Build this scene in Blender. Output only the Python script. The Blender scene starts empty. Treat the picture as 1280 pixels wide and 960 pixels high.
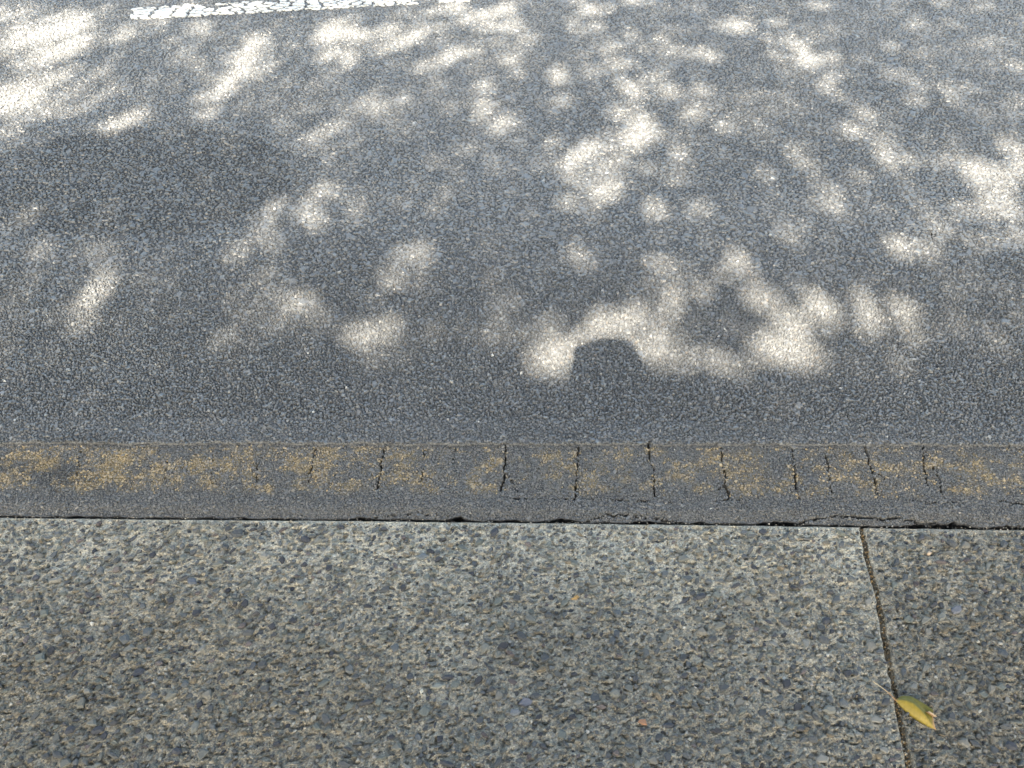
import bpy, math, random
import numpy as np
from mathutils import Vector, Matrix

rng = np.random.default_rng(7)
random.seed(7)
C = bpy.context.scene.collection
S = bpy.context.scene

# ------------------------------------------------------------------ camera, sky, sun, exposure
CAM_H = 1.45
PITCH = 50.0                 # degrees below the horizon
HFOV = 67.0
SUN_EL, SUN_AZ = 46.0, 8.5   # sun behind the camera, a little to the left
cam_d = bpy.data.cameras.new('camera')
cam = bpy.data.objects.new('camera', cam_d)
C.objects.link(cam)
cam.location = (0, 0, CAM_H)
cam.rotation_euler = (math.radians(90 - PITCH), 0, 0)
cam_d.sensor_fit = 'HORIZONTAL'
cam_d.angle = math.radians(HFOV)
cam_d.clip_start = 0.05
cam_d.clip_end = 2000
S.camera = cam

world = bpy.data.worlds.new('World')
S.world = world
world.use_nodes = True
wn = world.node_tree
sky = wn.nodes.new('ShaderNodeTexSky')
sky.sky_type = 'NISHITA'
sky.sun_disc = False
sky.sun_elevation = math.radians(SUN_EL)
sky.sun_rotation = math.radians(180 + SUN_AZ)
sky.dust_density = 4.0
sky.air_density = 1.0
bg = wn.nodes['Background']
wn.links.new(sky.outputs[0], bg.inputs[0])
bg.inputs[1].default_value = 0.10

el, az = math.radians(SUN_EL), math.radians(SUN_AZ)
SUN = np.array([-math.sin(az) * math.cos(el), -math.cos(az) * math.cos(el), math.sin(el)])  # towards the sun
sun_d = bpy.data.lights.new('sun', 'SUN')
sun_d.energy = 3.7
sun_d.angle = math.radians(0.53)
sun_d.color = (1.0, 0.945, 0.95)
sun = bpy.data.objects.new('sun', sun_d)
C.objects.link(sun)
sun.location = (-2, -10, 12)
sun.rotation_euler = Vector(SUN).to_track_quat('Z', 'Y').to_euler()

S.view_settings.view_transform = 'Standard'
S.view_settings.look = 'None'
S.view_settings.gamma = 1
S.view_settings.use_curve_mapping = False
S.view_settings.exposure = 3.12
S.view_settings.use_white_balance = True           # the camera balanced for the shade
S.view_settings.white_balance_temperature = 8000
S.view_settings.white_balance_tint = 4
S.cycles.use_denoising = True
S.cycles.max_bounces = 6
S.cycles.diffuse_bounces = 3

# ------------------------------------------------------------------ geometry of the view (photo px 1280x960 <-> ground)
FPX = 640 / math.tan(math.radians(HFOV / 2))
cp, sp = math.cos(math.radians(PITCH)), math.sin(math.radians(PITCH))


def ground(px, py, z=0.0):
    px, py = np.asarray(px, float), np.asarray(py, float)
    a, b = (px - 640) / FPX, (480 - py) / FPX
    dy, dz = cp + b * sp, -sp + b * cp
    t = (z - CAM_H) / dz
    return a * t, dy * t


def to_px(x, y, z=0.0):
    zz = z - CAM_H
    depth = y * cp - zz * sp
    up = y * sp + zz * cp
    return 640 + FPX * x / depth, 480 - FPX * up / depth


# ------------------------------------------------------------------ noise
def _hash(ix, iy, seed):
    h = (ix.astype(np.int64) * 374761393 + iy.astype(np.int64) * 668265263 + seed * 974711) & 0xFFFFFFFF
    h = ((h ^ (h >> 13)) * 1274126177) & 0xFFFFFFFF
    h = (h ^ (h >> 16)) & 0xFFFFFF
    return h / float(0xFFFFFF)


def vnoise(x, y, seed=0):
    ix, iy = np.floor(x), np.floor(y)
    fx, fy = x - ix, y - iy
    fx, fy = fx * fx * (3 - 2 * fx), fy * fy * (3 - 2 * fy)
    a, b = _hash(ix, iy, seed), _hash(ix + 1, iy, seed)
    c, d = _hash(ix, iy + 1, seed), _hash(ix + 1, iy + 1, seed)
    return (a * (1 - fx) + b * fx) * (1 - fy) + (c * (1 - fx) + d * fx) * fy


def fbm(x, y, seed=0, octs=4):
    v, amp, tot = 0.0, 1.0, 0.0
    for o in range(octs):
        v = v + amp * vnoise(x * 2 ** o + 17.3 * o, y * 2 ** o - 9.1 * o, seed + o)
        tot += amp
        amp *= 0.55
    return v / tot


def sstep(a, b, v):
    t = np.clip((v - a) / (b - a), 0, 1)
    return t * t * (3 - 2 * t)


# ------------------------------------------------------------------ mesh helpers
def mesh_from(name, V, faces, tint=None, smooth=False, fine=None):
    """V (n,3); faces = list of (m,k) index arrays; tint = (n,3) point colour."""
    me = bpy.data.meshes.new(name)
    V = np.ascontiguousarray(V, np.float32)
    faces = [np.asarray(f, np.int32) for f in faces if len(f)]
    me.vertices.add(len(V))
    me.vertices.foreach_set('co', V.ravel())
    nl = sum(f.size for f in faces)
    nf = sum(len(f) for f in faces)
    me.loops.add(nl)
    me.polygons.add(nf)
    me.loops.foreach_set('vertex_index', np.concatenate([f.ravel() for f in faces]))
    tot = np.concatenate([np.full(len(f), f.shape[1], np.int32) for f in faces])
    st = np.concatenate([[0], np.cumsum(tot)[:-1]]).astype(np.int32)
    me.polygons.foreach_set('loop_start', st)
    me.polygons.foreach_set('use_smooth', np.full(nf, bool(smooth)))
    me.update(calc_edges=True)
    if tint is not None:
        a = me.attributes.new('tint', 'FLOAT_COLOR', 'POINT')
        col = np.ones((len(V), 4), np.float32)
        col[:, :3] = tint
        a.data.foreach_set('color', col.ravel())
    return me


def link(name, me, mat, parent=None, **props):
    o = bpy.data.objects.new(name, me)
    C.objects.link(o)
    if mat and me and not me.materials:
        me.materials.append(mat)
    if parent:
        o.parent = parent
    for k, v in props.items():
        o[k] = v
    return o


def grid_faces(nu, nv):
    i = np.arange(nu * nv).reshape(nv, nu)
    return np.stack([i[:-1, :-1], i[:-1, 1:], i[1:, 1:], i[1:, :-1]], -1).reshape(-1, 4)


# ------------------------------------------------------------------ materials
def new_mat(name):
    m = bpy.data.materials.new(name)
    m.use_nodes = True
    nt = m.node_tree
    return m, nt, nt.nodes['Principled BSDF']


def mat_tint(name, rough=0.7, spec=0.4, grain=900.0, lo=0.7, hi=1.3, bump=0.0):
    """Colour from the piece's own 'tint', broken up by mineral grain."""
    m, nt, p = new_mat(name)
    at = nt.nodes.new('ShaderNodeAttribute')
    at.attribute_name = 'tint'
    tc = nt.nodes.new('ShaderNodeTexCoord')
    nz = nt.nodes.new('ShaderNodeTexNoise')
    nz.inputs['Scale'].default_value = grain
    nz.inputs['Detail'].default_value = 3
    nz.inputs['Roughness'].default_value = 0.7
    nt.links.new(tc.outputs['Object'], nz.inputs['Vector'])
    mr = nt.nodes.new('ShaderNodeMapRange')
    mr.inputs['From Min'].default_value = 0.3
    mr.inputs['From Max'].default_value = 0.7
    mr.inputs['To Min'].default_value = lo
    mr.inputs['To Max'].default_value = hi
    nt.links.new(nz.outputs['Fac'], mr.inputs['Value'])
    mx = nt.nodes.new('ShaderNodeVectorMath')
    mx.operation = 'SCALE'
    nt.links.new(at.outputs['Color'], mx.inputs[0])
    nt.links.new(mr.outputs['Result'], mx.inputs['Scale'])
    nt.links.new(mx.outputs[0], p.inputs['Base Color'])
    p.inputs['Roughness'].default_value = rough
    p.inputs['Specular IOR Level'].default_value = spec
    if bump:
        b = nt.nodes.new('ShaderNodeBump')
        b.inputs['Distance'].default_value = bump
        b.inputs['Strength'].default_value = 0.8
        nt.links.new(nz.outputs['Fac'], b.inputs['Height'])
        nt.links.new(b.outputs[0], p.inputs['Normal'])
    return m


def mat_matrix(name):
    """Sandy cement between the stones: grains of sand a millimetre or two across, tinted by the sheet's dirt."""
    m, nt, p = new_mat(name)
    at = nt.nodes.new('ShaderNodeAttribute')
    at.attribute_name = 'tint'
    tc = nt.nodes.new('ShaderNodeTexCoord')
    vo = nt.nodes.new('ShaderNodeTexVoronoi')
    vo.inputs['Scale'].default_value = 420
    vo2 = nt.nodes.new('ShaderNodeTexVoronoi')
    vo2.inputs['Scale'].default_value = 170
    nz = nt.nodes.new('ShaderNodeTexNoise')
    nz.inputs['Scale'].default_value = 260
    nz.inputs['Detail'].default_value = 4
    nz.inputs['Roughness'].default_value = 0.75
    for n in (vo, vo2, nz):
        nt.links.new(tc.outputs['Object'], n.inputs['Vector'])
    sep = nt.nodes.new('ShaderNodeSeparateColor')
    nt.links.new(vo.outputs['Color'], sep.inputs[0])
    rp = nt.nodes.new('ShaderNodeValToRGB')
    e = rp.color_ramp.elements
    e[0].position, e[0].color = 0.0, (0.58, 0.56, 0.54, 1)
    e[1].position, e[1].color = 1.0, (1.45, 1.43, 1.38, 1)
    a = e.new(0.25); a.color = (0.84, 0.83, 0.82, 1)
    a = e.new(0.8); a.color = (1.15, 1.13, 1.08, 1)
    nt.links.new(sep.outputs[0], rp.inputs['Fac'])
    mr = nt.nodes.new('ShaderNodeMapRange')
    mr.inputs['From Min'].default_value = 0.3
    mr.inputs['From Max'].default_value = 0.7
    mr.inputs['To Min'].default_value = 0.5
    mr.inputs['To Max'].default_value = 1.45
    nt.links.new(nz.outputs['Fac'], mr.inputs['Value'])
    m1 = nt.nodes.new('ShaderNodeMix'); m1.data_type = 'RGBA'; m1.blend_type = 'MULTIPLY'
    m1.inputs['Factor'].default_value = 1
    nt.links.new(at.outputs['Color'], m1.inputs['A'])
    nt.links.new(rp.outputs['Color'], m1.inputs['B'])
    m1.clamp_result = False
    m2 = nt.nodes.new('ShaderNodeVectorMath'); m2.operation = 'SCALE'
    nt.links.new(m1.outputs['Result'], m2.inputs[0])
    nt.links.new(mr.outputs['Result'], m2.inputs['Scale'])
    nt.links.new(m2.outputs[0], p.inputs['Base Color'])
    p.inputs['Roughness'].default_value = 0.9
    p.inputs['Specular IOR Level'].default_value = 0.25
    ad = nt.nodes.new('ShaderNodeMath'); ad.operation = 'ADD'
    nt.links.new(vo2.outputs['Distance'], ad.inputs[0])
    nt.links.new(nz.outputs['Fac'], ad.inputs[1])
    b = nt.nodes.new('ShaderNodeBump')
    b.inputs['Strength'].default_value = 1.0
    b.inputs['Distance'].default_value = 0.0025
    nt.links.new(ad.outputs[0], b.inputs['Height'])
    nt.links.new(b.outputs[0], p.inputs['Normal'])
    return m


def mat_binder(name):
    """Bitumen and fine grit between the chips."""
    m, nt, p = new_mat(name)
    at = nt.nodes.new('ShaderNodeAttribute')
    at.attribute_name = 'tint'
    tc = nt.nodes.new('ShaderNodeTexCoord')
    vo = nt.nodes.new('ShaderNodeTexVoronoi')
    vo.inputs['Scale'].default_value = 300
    nz = nt.nodes.new('ShaderNodeTexNoise')
    nz.inputs['Scale'].default_value = 180
    nz.inputs['Detail'].default_value = 5
    for n in (vo, nz):
        nt.links.new(tc.outputs['Object'], n.inputs['Vector'])
    sep = nt.nodes.new('ShaderNodeSeparateColor')
    nt.links.new(vo.outputs['Color'], sep.inputs[0])
    mr = nt.nodes.new('ShaderNodeMapRange')
    mr.inputs['To Min'].default_value = 0.5
    mr.inputs['To Max'].default_value = 1.6
    nt.links.new(sep.outputs[0], mr.inputs['Value'])
    m2 = nt.nodes.new('ShaderNodeVectorMath'); m2.operation = 'SCALE'
    nt.links.new(at.outputs['Color'], m2.inputs[0])
    nt.links.new(mr.outputs['Result'], m2.inputs['Scale'])
    nt.links.new(m2.outputs[0], p.inputs['Base Color'])
    p.inputs['Roughness'].default_value = 0.75
    p.inputs['Specular IOR Level'].default_value = 0.4
    b = nt.nodes.new('ShaderNodeBump')
    b.inputs['Strength'].default_value = 1.0
    b.inputs['Distance'].default_value = 0.002
    nt.links.new(nz.outputs['Fac'], b.inputs['Height'])
    nt.links.new(b.outputs[0], p.inputs['Normal'])
    return m


def mat_plain(name, col, rough=0.8, noise_scale=0.0, spread=0.3, spec=0.3):
    m, nt, p = new_mat(name)
    p.inputs['Roughness'].default_value = rough
    p.inputs['Specular IOR Level'].default_value = spec
    p.inputs['Base Color'].default_value = (*col, 1)
    if noise_scale:
        tc = nt.nodes.new('ShaderNodeTexCoord')
        nz = nt.nodes.new('ShaderNodeTexNoise')
        nz.inputs['Scale'].default_value = noise_scale
        nz.inputs['Detail'].default_value = 5
        nt.links.new(tc.outputs['Object'], nz.inputs['Vector'])
        rp = nt.nodes.new('ShaderNodeValToRGB')
        rp.color_ramp.elements[0].position = 0.3
        rp.color_ramp.elements[1].position = 0.7
        rp.color_ramp.elements[0].color = (*[c * (1 - spread) for c in col], 1)
        rp.color_ramp.elements[1].color = (*[c * (1 + spread) for c in col], 1)
        nt.links.new(nz.outputs['Fac'], rp.inputs['Fac'])
        nt.links.new(rp.outputs['Color'], p.inputs['Base Color'])
    return m


M_chip = mat_tint('road_chip', 0.46, 1.0, 500, 0.78, 1.22)
M_binder = mat_binder('road_binder')
M_stone = mat_tint('river_stone', 0.85, 0.18, 260, 0.72, 1.28, 0.0006)
M_matrix = mat_matrix('sandy_cement')
M_dirt = mat_tint('joint_dirt', 0.95, 0.1, 400, 0.5, 1.5)
M_paint = mat_plain('white_road_paint', (0.58, 0.59, 0.58), 0.75, 60, 0.18)
M_soil = mat_plain('soil', (0.16, 0.13, 0.09), 0.95, 3, 0.3)
M_grass = mat_plain('verge_grass', (0.05, 0.08, 0.025), 0.95, 12, 0.4)
M_bark = mat_plain('bark', (0.16, 0.12, 0.085), 0.9, 25, 0.4)
M_cloth = mat_plain('dark_cloth', (0.03, 0.035, 0.05), 0.9, 90, 0.25)
M_far = mat_plain('far_concrete', (0.26, 0.25, 0.22), 0.9, 140, 0.3)

# ------------------------------------------------------------------ lines traced on the ground
Z_BAND, Z_ROAD = 0.007, 0.012
kx, ky = ground([0, 250, 440, 700, 900, 1080, 1280], [646, 648.5, 650, 653, 655.5, 658, 661])
ksl0 = np.polyfit(kx, ky, 1)


def kerb_y(x):
    """Where the slab meets the road."""
    return np.interp(x, kx, ky) + np.where(x < kx[0], (x - kx[0]) * ksl0[0], 0) + np.where(x > kx[-1], (x - kx[-1]) * ksl0[0], 0)


bx, by = ground([0, 640, 1280], [553, 554, 556], Z_ROAD)


def band_top(x):                                # where the newer coarse surfacing stops
    p = np.polyfit(bx, by, 1)
    return p[0] * x + p[1] + 0.004 * (fbm(x * 14, x * 0 + 3, 5) - 0.5) + 0.006 * (vnoise(x * 60, x * 0, 6) - 0.5)


def lip(x):
    """Broken front edge of the asphalt: gap from the slab in metres."""
    g = 0.0012 + 0.0045 * fbm(x * 9, x * 0 + 1, 11) * vnoise(x * 45, x * 0, 12) * 2
    for px, w, d in ((572, 0.02, 0.012), (640, 0.03, 0.006), (700, 0.02, .006), (975, 0.03, 0.009), (1165, 0.05, 0.011), (1200, 0.022, 0.014), (1262, 0.03, 0.010), (450, .03, .006)):
        c = ground(px, 655)[0]
        g = g + d * np.exp(-((x - c) / w) ** 2) * .8 * (0.6 + 0.8 * vnoise(x * 120, x * 0, 13))
    return g


def polyline_dist(x, y, pts):
    d = np.full(x.shape, 9.0)
    for (x0, y0), (x1, y1) in zip(pts[:-1], pts[1:]):
        vx, vy = x1 - x0, y1 - y0
        t = np.clip(((x - x0) * vx + (y - y0) * vy) / (vx * vx + vy * vy + 1e-12), 0, 1)
        d = np.minimum(d, np.hypot(x - x0 - t * vx, y - y0 - t * vy))
    return d


def jag(pts, amp, n=5, seed=0):
    r = random.Random(seed)
    out = [pts[0]]
    for (x0, y0), (x1, y1) in zip(pts[:-1], pts[1:]):
        for k in range(1, n + 1):
            t = k / n
            out.append((x0 + (x1 - x0) * t + r.uniform(-amp, amp), y0 + (y1 - y0) * t + r.uniform(-amp, amp)))
    return out


# cracks: photo px polylines, half width in metres
crack_px = [
    ([(322, 572), (320, 600)], 1.6), ([(394, 560), (389, 585), (385, 602)], 1.6), ([(479, 560), (474, 592), (471, 616)], 1.8),
    ([(530, 562), (527, 602)], 1.4), ([(569, 560), (566, 580)], 0.9), ([(632, 556), (631, 585), (626, 612)], 2.6),
    ([(673, 572), (675, 592)], 0.8), ([(723, 558), (722, 590), (720, 624)], 2.6), ([(811, 552), (816, 585), (820, 618)], 2.4),
    ([(902, 558), (906, 590), (911, 620)], 2.6), ([(991, 560), (994, 595), (998, 622)], 2.6), ([(1033, 566), (1037, 592), (1042, 616)], 1.8),
    ([(1082, 558), (1090, 585), (1099, 618)], 2.6), ([(1155, 556), (1157, 585), (1160, 605)], 2.4), ([(1168, 582), (1176, 600), (1180, 622)], 1.8),
    ([(265, 566), (262, 598)], 0.9), ([(210, 566), (204, 600)], 0.8), ([(100, 562), (92, 600)], 1.0),
    # along the broken lip
    ([(732, 649), (745, 645), (759, 641), (793, 643), (816, 646), (850, 649)], 2.0),
    ([(1002, 651), (1030, 645), (1050, 642), (1078, 645), (1120, 646), (1150, 649), (1175, 650)], 3.0),
    ([(455, 645), (520, 640), (560, 642)], 1.0), ([(640, 622), (760, 623), (860, 626)], 0.8), ([(895, 624), (925, 623)], 1.4), ([(1250, 626), (1280, 628)], 1.6),
    ([(631, 590), (640, 600), (645, 612)], 1.0), ([(908, 600), (898, 612)], .9), ([(816, 585), (826, 592)], .8), ([(1091, 588), (1104, 594), (1108, 604)], .9), ([(994, 596), (1006, 603)], .8),
    ([(1130, 622), (1170, 628), (1200, 625)], 1.0),
    # older cracks out in the carriageway
    ([(1113, 283), (1125, 288), (1140, 291)], 3.0), ([(1160, 291), (1178, 293)], 2.2),
]
cracks = []
for i, (pts, w) in enumerate(crack_px):
    gx, gy = ground([p[0] for p in pts], [p[1] for p in pts], 0.01)
    cracks.append((jag(list(zip(gx, gy)), 0.003, 4, i), w * 0.0006))


def crack_field(x, y):
    f = np.zeros(x.shape)
    for pts, w in cracks:
        a = np.array(pts)
        lo, hi = a.min(0) - 0.02, a.max(0) + 0.02
        m = (x > lo[0]) & (x < hi[0]) & (y > lo[1]) & (y < hi[1])
        if m.any():
            ww = w * (0.25 + 1.5 * vnoise(x[m] * 70, y[m] * 70, 31))
            d = polyline_dist(x[m], y[m], pts)
            f[m] = np.maximum(f[m], 1 - sstep(ww * 0.6, ww * 1.5, d))
    return f


def blob(x, y, cx, cy, rx, ry):
    """Soft spot centred on a photo px, radius in metres."""
    gx, gy = ground(cx, cy)
    return np.exp(-(((x - gx) / rx) ** 2 + ((y - gy) / ry) ** 2))


def paint_yellow(x, y):
    """How much of the worn yellow line is left (0..1)."""
    kt = (kerb_y(x) * 0 + y - kerb_y(x)) / (band_top(x) - kerb_y(x))   # 0 at slab, 1 at band top
    across = sstep(0.28, 0.42, kt + 0.10 * (vnoise(x * 30, y * 30, 43) - .5)) * (1 - sstep(0.93, 1.0, kt))
    f = fbm(x * 24, y * 34, 41, 3)
    g = fbm(x * 85, y * 110, 42, 3)
    along = 0.75 + 0.5 * (vnoise(x * 7, x * 0, 44) - 0.5)
    extra = 0.16 * blob(x, y, 140, 578, .09, .05) + 0.09 * blob(x, y, 305, 590, .06, .04) + 0.06 * blob(x, y, 400, 585, .1, .04) + .05 * blob(x, y, 690, 580, .15, .04) + .05 * blob(x, y, 1210, 590, .12, .04)
    extra = extra - 0.12 * blob(x, y, 60, 600, .07, .03)
    return across * (.20 * sstep(.35, .6, f) + .80 * sstep(0.48, 0.84, 0.42 * f + 0.50 * g + 0.14 * along + extra + .015 - .05 * np.clip(x, -1.2, 1.2)))


def road_dirt(x, y):
    """Slow changes of tone over the carriageway (multiplier)."""
    v = 0.86 + 0.28 * fbm(x * 1.3, y * 2.2, 51, 4)
    v = v * (0.92 + 0.16 * fbm(x * 7, y * 5, 52, 3))
    cx, cy = ground(165, 225)
    r = np.hypot((x - cx) / .55, (y - cy) / .30) + .14 * (fbm(x * 4, y * 4, 54, 3) - .5)
    v = v * (1 - .39 * (1 - sstep(.88, 1.0, r))) * (1 - .10 * np.exp(-((r - 1.02) / .03) ** 2) * (y < cy))       # old stain with a tide mark
    v = v * (1 - 0.06 * blob(x, y, 330, 190, .5, .25)) * (1 - 0.12 * blob(x, y, 1100, 130, .6, .25))
    v = v * (1 - 0.35 * blob(x, y, 715, 546, .035, .012)) * (1 - 0.35 * blob(x, y, 100, 552, .09, .012)) * (1 - .45 * blob(x, y, 95, 600, .10, .03)) * (1 - .35 * blob(x, y, 40, 585, .10, .03))
    return v


# ------------------------------------------------------------------ ground and road base
link('ground', mesh_from('ground', [(-900, -900, -.12), (900, -900, -.12), (900, 900, -.12), (-900, 900, -.12)], [[(0, 1, 2, 3)]]), M_soil, kind='structure')

YELLOW = np.array([0.40, 0.285, 0.125])


def road_z(x, y):
    k, bt = kerb_y(x), band_top(x)
    z = np.where(y > bt, Z_ROAD, Z_BAND)
    d = y - k - lip(x)
    z = z - 0.006 * (1 - sstep(0.0, 0.028, d))                           # the lip is rounded off and ravelled
    z = z + 0.004 * (fbm(x * 6, y * 6, 61, 3) - 0.5) * sstep(0.01, 0.1, d)
    return z


def road_sheet(xs, vs, sink):
    X, Vv = np.meshgrid(xs, vs)
    far = np.abs(X) > 3.3
    k = kerb_y(X) + np.where(far, 0.006, lip(X))
    Y = k + Vv
    cf = np.zeros(X.shape)
    core = (np.abs(X) < 1.8) & (Vv < 1.5)
    cf[core] = crack_field(X[core], Y[core])
    Z = np.where(far, Z_ROAD, road_z(X, Y)) - 0.009 * cf - 0.0018 - sink
    Z = Z + 0.0016 * (vnoise(X * 240, Y * 240, 62) - 0.5) * (Vv < .3)
    dm = road_dirt(X, Y)
    band = (Y < band_top(X))
    base = np.stack([0.088 * dm, 0.091 * dm, 0.093 * dm], -1)
    base[band] *= .92
    yf = np.where(band & (np.abs(X) < 2.2), paint_yellow(X, Y), 0) * 0.7
    base = base * (1 - yf[..., None]) + YELLOW * 0.6 * yf[..., None]
    base = base * (1 - 0.6 * cf[..., None])
    return np.stack([X, Y, Z], -1).reshape(-1, 3), base.reshape(-1, 3), grid_faces(len(xs), len(vs))


def road_base():
    xo = [np.linspace(-60, -3.2, 12)[:-1], np.linspace(-3.2, -1.75, 60)[:-1]]
    xs = np.concatenate(xo + [np.linspace(-1.75, 1.75, 1100)] + [-a[::-1] for a in xo[::-1]])
    xc = np.concatenate(xo + [np.linspace(-1.75, 1.75, 260)] + [-a[::-1] for a in xo[::-1]])
    V, T, F0 = road_sheet(xs, np.linspace(0, .26, 82), 0)                # fine strip with the yellow line and the cracks
    nu, nv = len(xs), 82
    F = [F0]
    # broken front face, dropping behind the slab edge
    rows = []
    for j, (dz, dy) in enumerate(((-.007, -.0005), (-.018, .004), (-.06, .004))):
        r = V[:nu].copy()
        r[:, 2] = r[:, 2] + dz + 0.003 * (vnoise(r[:, 0] * 110, r[:, 0] * 0 + j, 63) - .5)
        r[:, 1] += dy + 0.003 * (vnoise(r[:, 0] * 140, r[:, 0] * 0 + j, 64) - 0.2)
        rows.append(r)
    W = np.concatenate([V] + rows)
    T = np.concatenate([T] + [np.tile([[.045, .045, .048]], (nu, 1))] * 3)
    idx = [np.arange(nu)] + [np.arange(nu) + nu * nv + nu * j for j in range(3)]
    for a, b in zip(idx[:-1], idx[1:]):
        F.append(np.stack([a[:-1], b[:-1], b[1:], a[1:]], -1))
    V2, T2, F2 = road_sheet(xc, np.concatenate([np.linspace(.256, 4.0, 150), [5, 7, 9]]), .0015)
    F.append(F2 + len(W))
    return mesh_from('road', np.concatenate([W, V2]), F, np.concatenate([T, T2]))


road = link('road', road_base(), M_binder, kind='structure')


# ------------------------------------------------------------------ road chips, embedded in the binder
def pick(pal, wts, n):
    pal = np.array(pal, float)
    i = rng.choice(len(pal), n, p=np.array(wts) / np.sum(wts))
    return pal[i] * rng.uniform(0.85, 1.18, (n, 1))


CHIP_PAL = [(.105, .110, .112), (.122, .127, .129), (.140, .144, .145), (.085, .089, .093), (.13, .120, .108), (.20, .20, .19), (.45, .45, .43)]
CHIP_W = [30, 30, 18, 14, 3, 2.5, .06]


def chips(x, y, zb, rad, hgt, tint, n=5, cap=True):
    N = len(x)
    ang = np.arange(n) * 2 * math.pi / n + rng.uniform(-.4, .4, (N, n)) + rng.uniform(0, 6.28, (N, 1))
    rr = rad[:, None] * rng.uniform(0.7, 1.2, (N, n))
    asp = rng.uniform(0.6, 1.0, N)[:, None]
    th = rng.uniform(0, math.pi, N)[:, None]
    a, b = np.cos(ang) * rr, np.sin(ang) * rr * asp
    ox, oy = a * np.cos(th) - b * np.sin(th), a * np.sin(th) + b * np.cos(th)
    sl = np.where(y < 1.6, .20, .11)[:, None]
    tx, ty = rng.normal(0, sl, (N, 1)), rng.normal(0, sl, (N, 1))
    base = np.stack([x[:, None] + ox, y[:, None] + oy, np.repeat(zb[:, None] - 0.0015, n, 1)], -1)
    if cap:
        s = rng.uniform(0.55, 0.8, (N, 1))
        sx, sy = rng.normal(0, .12, (N, 1)) * rad[:, None], rng.normal(0, .12, (N, 1)) * rad[:, None]
        top = np.stack([x[:, None] + ox * s + sx, y[:, None] + oy * s + sy, zb[:, None] + hgt[:, None] + ox * s * tx + oy * s * ty], -1)
        V = np.concatenate([base, top], 1)                      # N, 2n
        k = 2 * n
        off = (np.arange(N) * k)[:, None]
        sides = [np.stack([off[:, 0] + i, off[:, 0] + (i + 1) % n, off[:, 0] + n + (i + 1) % n, off[:, 0] + n + i], -1) for i in range(n)]
        F = [np.concatenate(sides), off + np.arange(n, 2 * n)]
    else:
        apx = np.stack([x + rng.normal(0, .3, N) * rad, y + rng.normal(0, .3, N) * rad, zb + hgt], -1)[:, None]
        V = np.concatenate([base, apx], 1)
        k = n + 1
        off = np.arange(N) * k
        F = [np.concatenate([np.stack([off + i, off + (i + 1) % n, off + n], -1) for i in range(n)])]
    T = np.repeat(tint[:, None], k, 1)
    return V.reshape(-1, 3), F, T.reshape(-1, 3)


def hexpts(x0, x1, y0, y1, s, jit=.38):
    nx, ny = int((x1 - x0) / s), int((y1 - y0) / (s * .866))
    i, j = np.meshgrid(np.arange(nx), np.arange(ny))
    x = x0 + (i + 0.5 * (j % 2)) * s
    y = y0 + j * s * .866
    return (x + rng.uniform(-jit, jit, x.shape) * s).ravel(), (y + rng.uniform(-jit, jit, x.shape) * s).ravel()


def in_view(x, y, margin=0.25):
    half = 0.662 * (y * cp + CAM_H * sp)
    return np.abs(x) < half + margin


def add_chips(name, x0, x1, y0, y1, s, rad, hgt, n_side, where, label):
    x, y = hexpts(x0, x1, y0, y1, s)
    m = in_view(x, y) & where(x, y)
    x, y = x[m], y[m]
    cf = np.zeros(len(x))
    c = y < 2.6
    cf[c] = crack_field(x[c], y[c])
    drop = vnoise(x * 18, y * 18, 71) * 0.25 + rng.uniform(0, 1, len(x)) * 0.9
    hole = 0.5 * blob(x, y, 715, 546, .03, .010)
    m = (cf < 0.35) & (drop + hole < 1.02)
    x, y = x[m], y[m]
    N = len(x)
    r = rad * np.exp(rng.normal(0, .32, N))
    tint = pick(CHIP_PAL, CHIP_W, N) * road_dirt(x, y)[:, None]
    inb = y < band_top(x)
    if inb.any():
        t = tint[inb]
        t = t * .93 * np.array([1.06, 1.0, .92]) + .012 * YELLOW
        yf = (paint_yellow(x[inb], y[inb]) > rng.uniform(.05, 1.0, inb.sum())) * rng.uniform(.28, .92, inb.sum())
        col = YELLOW * rng.uniform(0.75, 1.15, (inb.sum(), 1)) + rng.uniform(0, .10, (inb.sum(), 1)) * np.array([.3, .5, .8])
        tint[inb] = t * (1 - yf[:, None]) + col * yf[:, None]
    if y0 > 1.2:                              # the middle of the road is worn flatter and dustier
        tint = tint * .5 + np.array([.120, .124, .125]) * road_dirt(x, y)[:, None] * .5
    h = hgt * rng.uniform(0.4, 1.5, N)
    V, F, T = chips(x, y, road_z(x, y) - 0.0022, r, h, tint, n_side, True)
    link(name, mesh_from(name, V, F, T), M_chip, road, kind='stuff', label=label)
    return N


n_tot = 0
def near_part(x, y):
    return rng.uniform(0, 1, len(x)) > sstep(1.3, 1.95, y)


n_tot += add_chips('road_chips', -1.9, 1.9, .80, 1.06, .0048, .0028, .0020, 4, lambda x, y: (y < band_top(x) - .001) & (y > kerb_y(x) + lip(x) + .002), 'fine worn grit of the yellow line strip')
n_tot += add_chips('road_chips', -2.4, 2.4, .95, 1.95, .0064, .0038, .0030, 4, lambda x, y: (y > band_top(x) + .002) & near_part(x, y), 'dark coarse stone chips')
n_tot += add_chips('road_chips', -2.9, 2.9, 1.3, 4.0, .0106, .0064, .0022, 4, lambda x, y: ~near_part(x, y), 'dark coarse stone chips')
print('road chips', n_tot)

# ------------------------------------------------------------------ concrete footpath slabs with exposed stones
jx, jy = ground([1077, 1085, 1097, 1105, 1115, 1122, 1130, 1137], [658, 700, 740, 790, 840, 880, 920, 960])
jfit = np.polyfit(jy, jx, 1)


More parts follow.
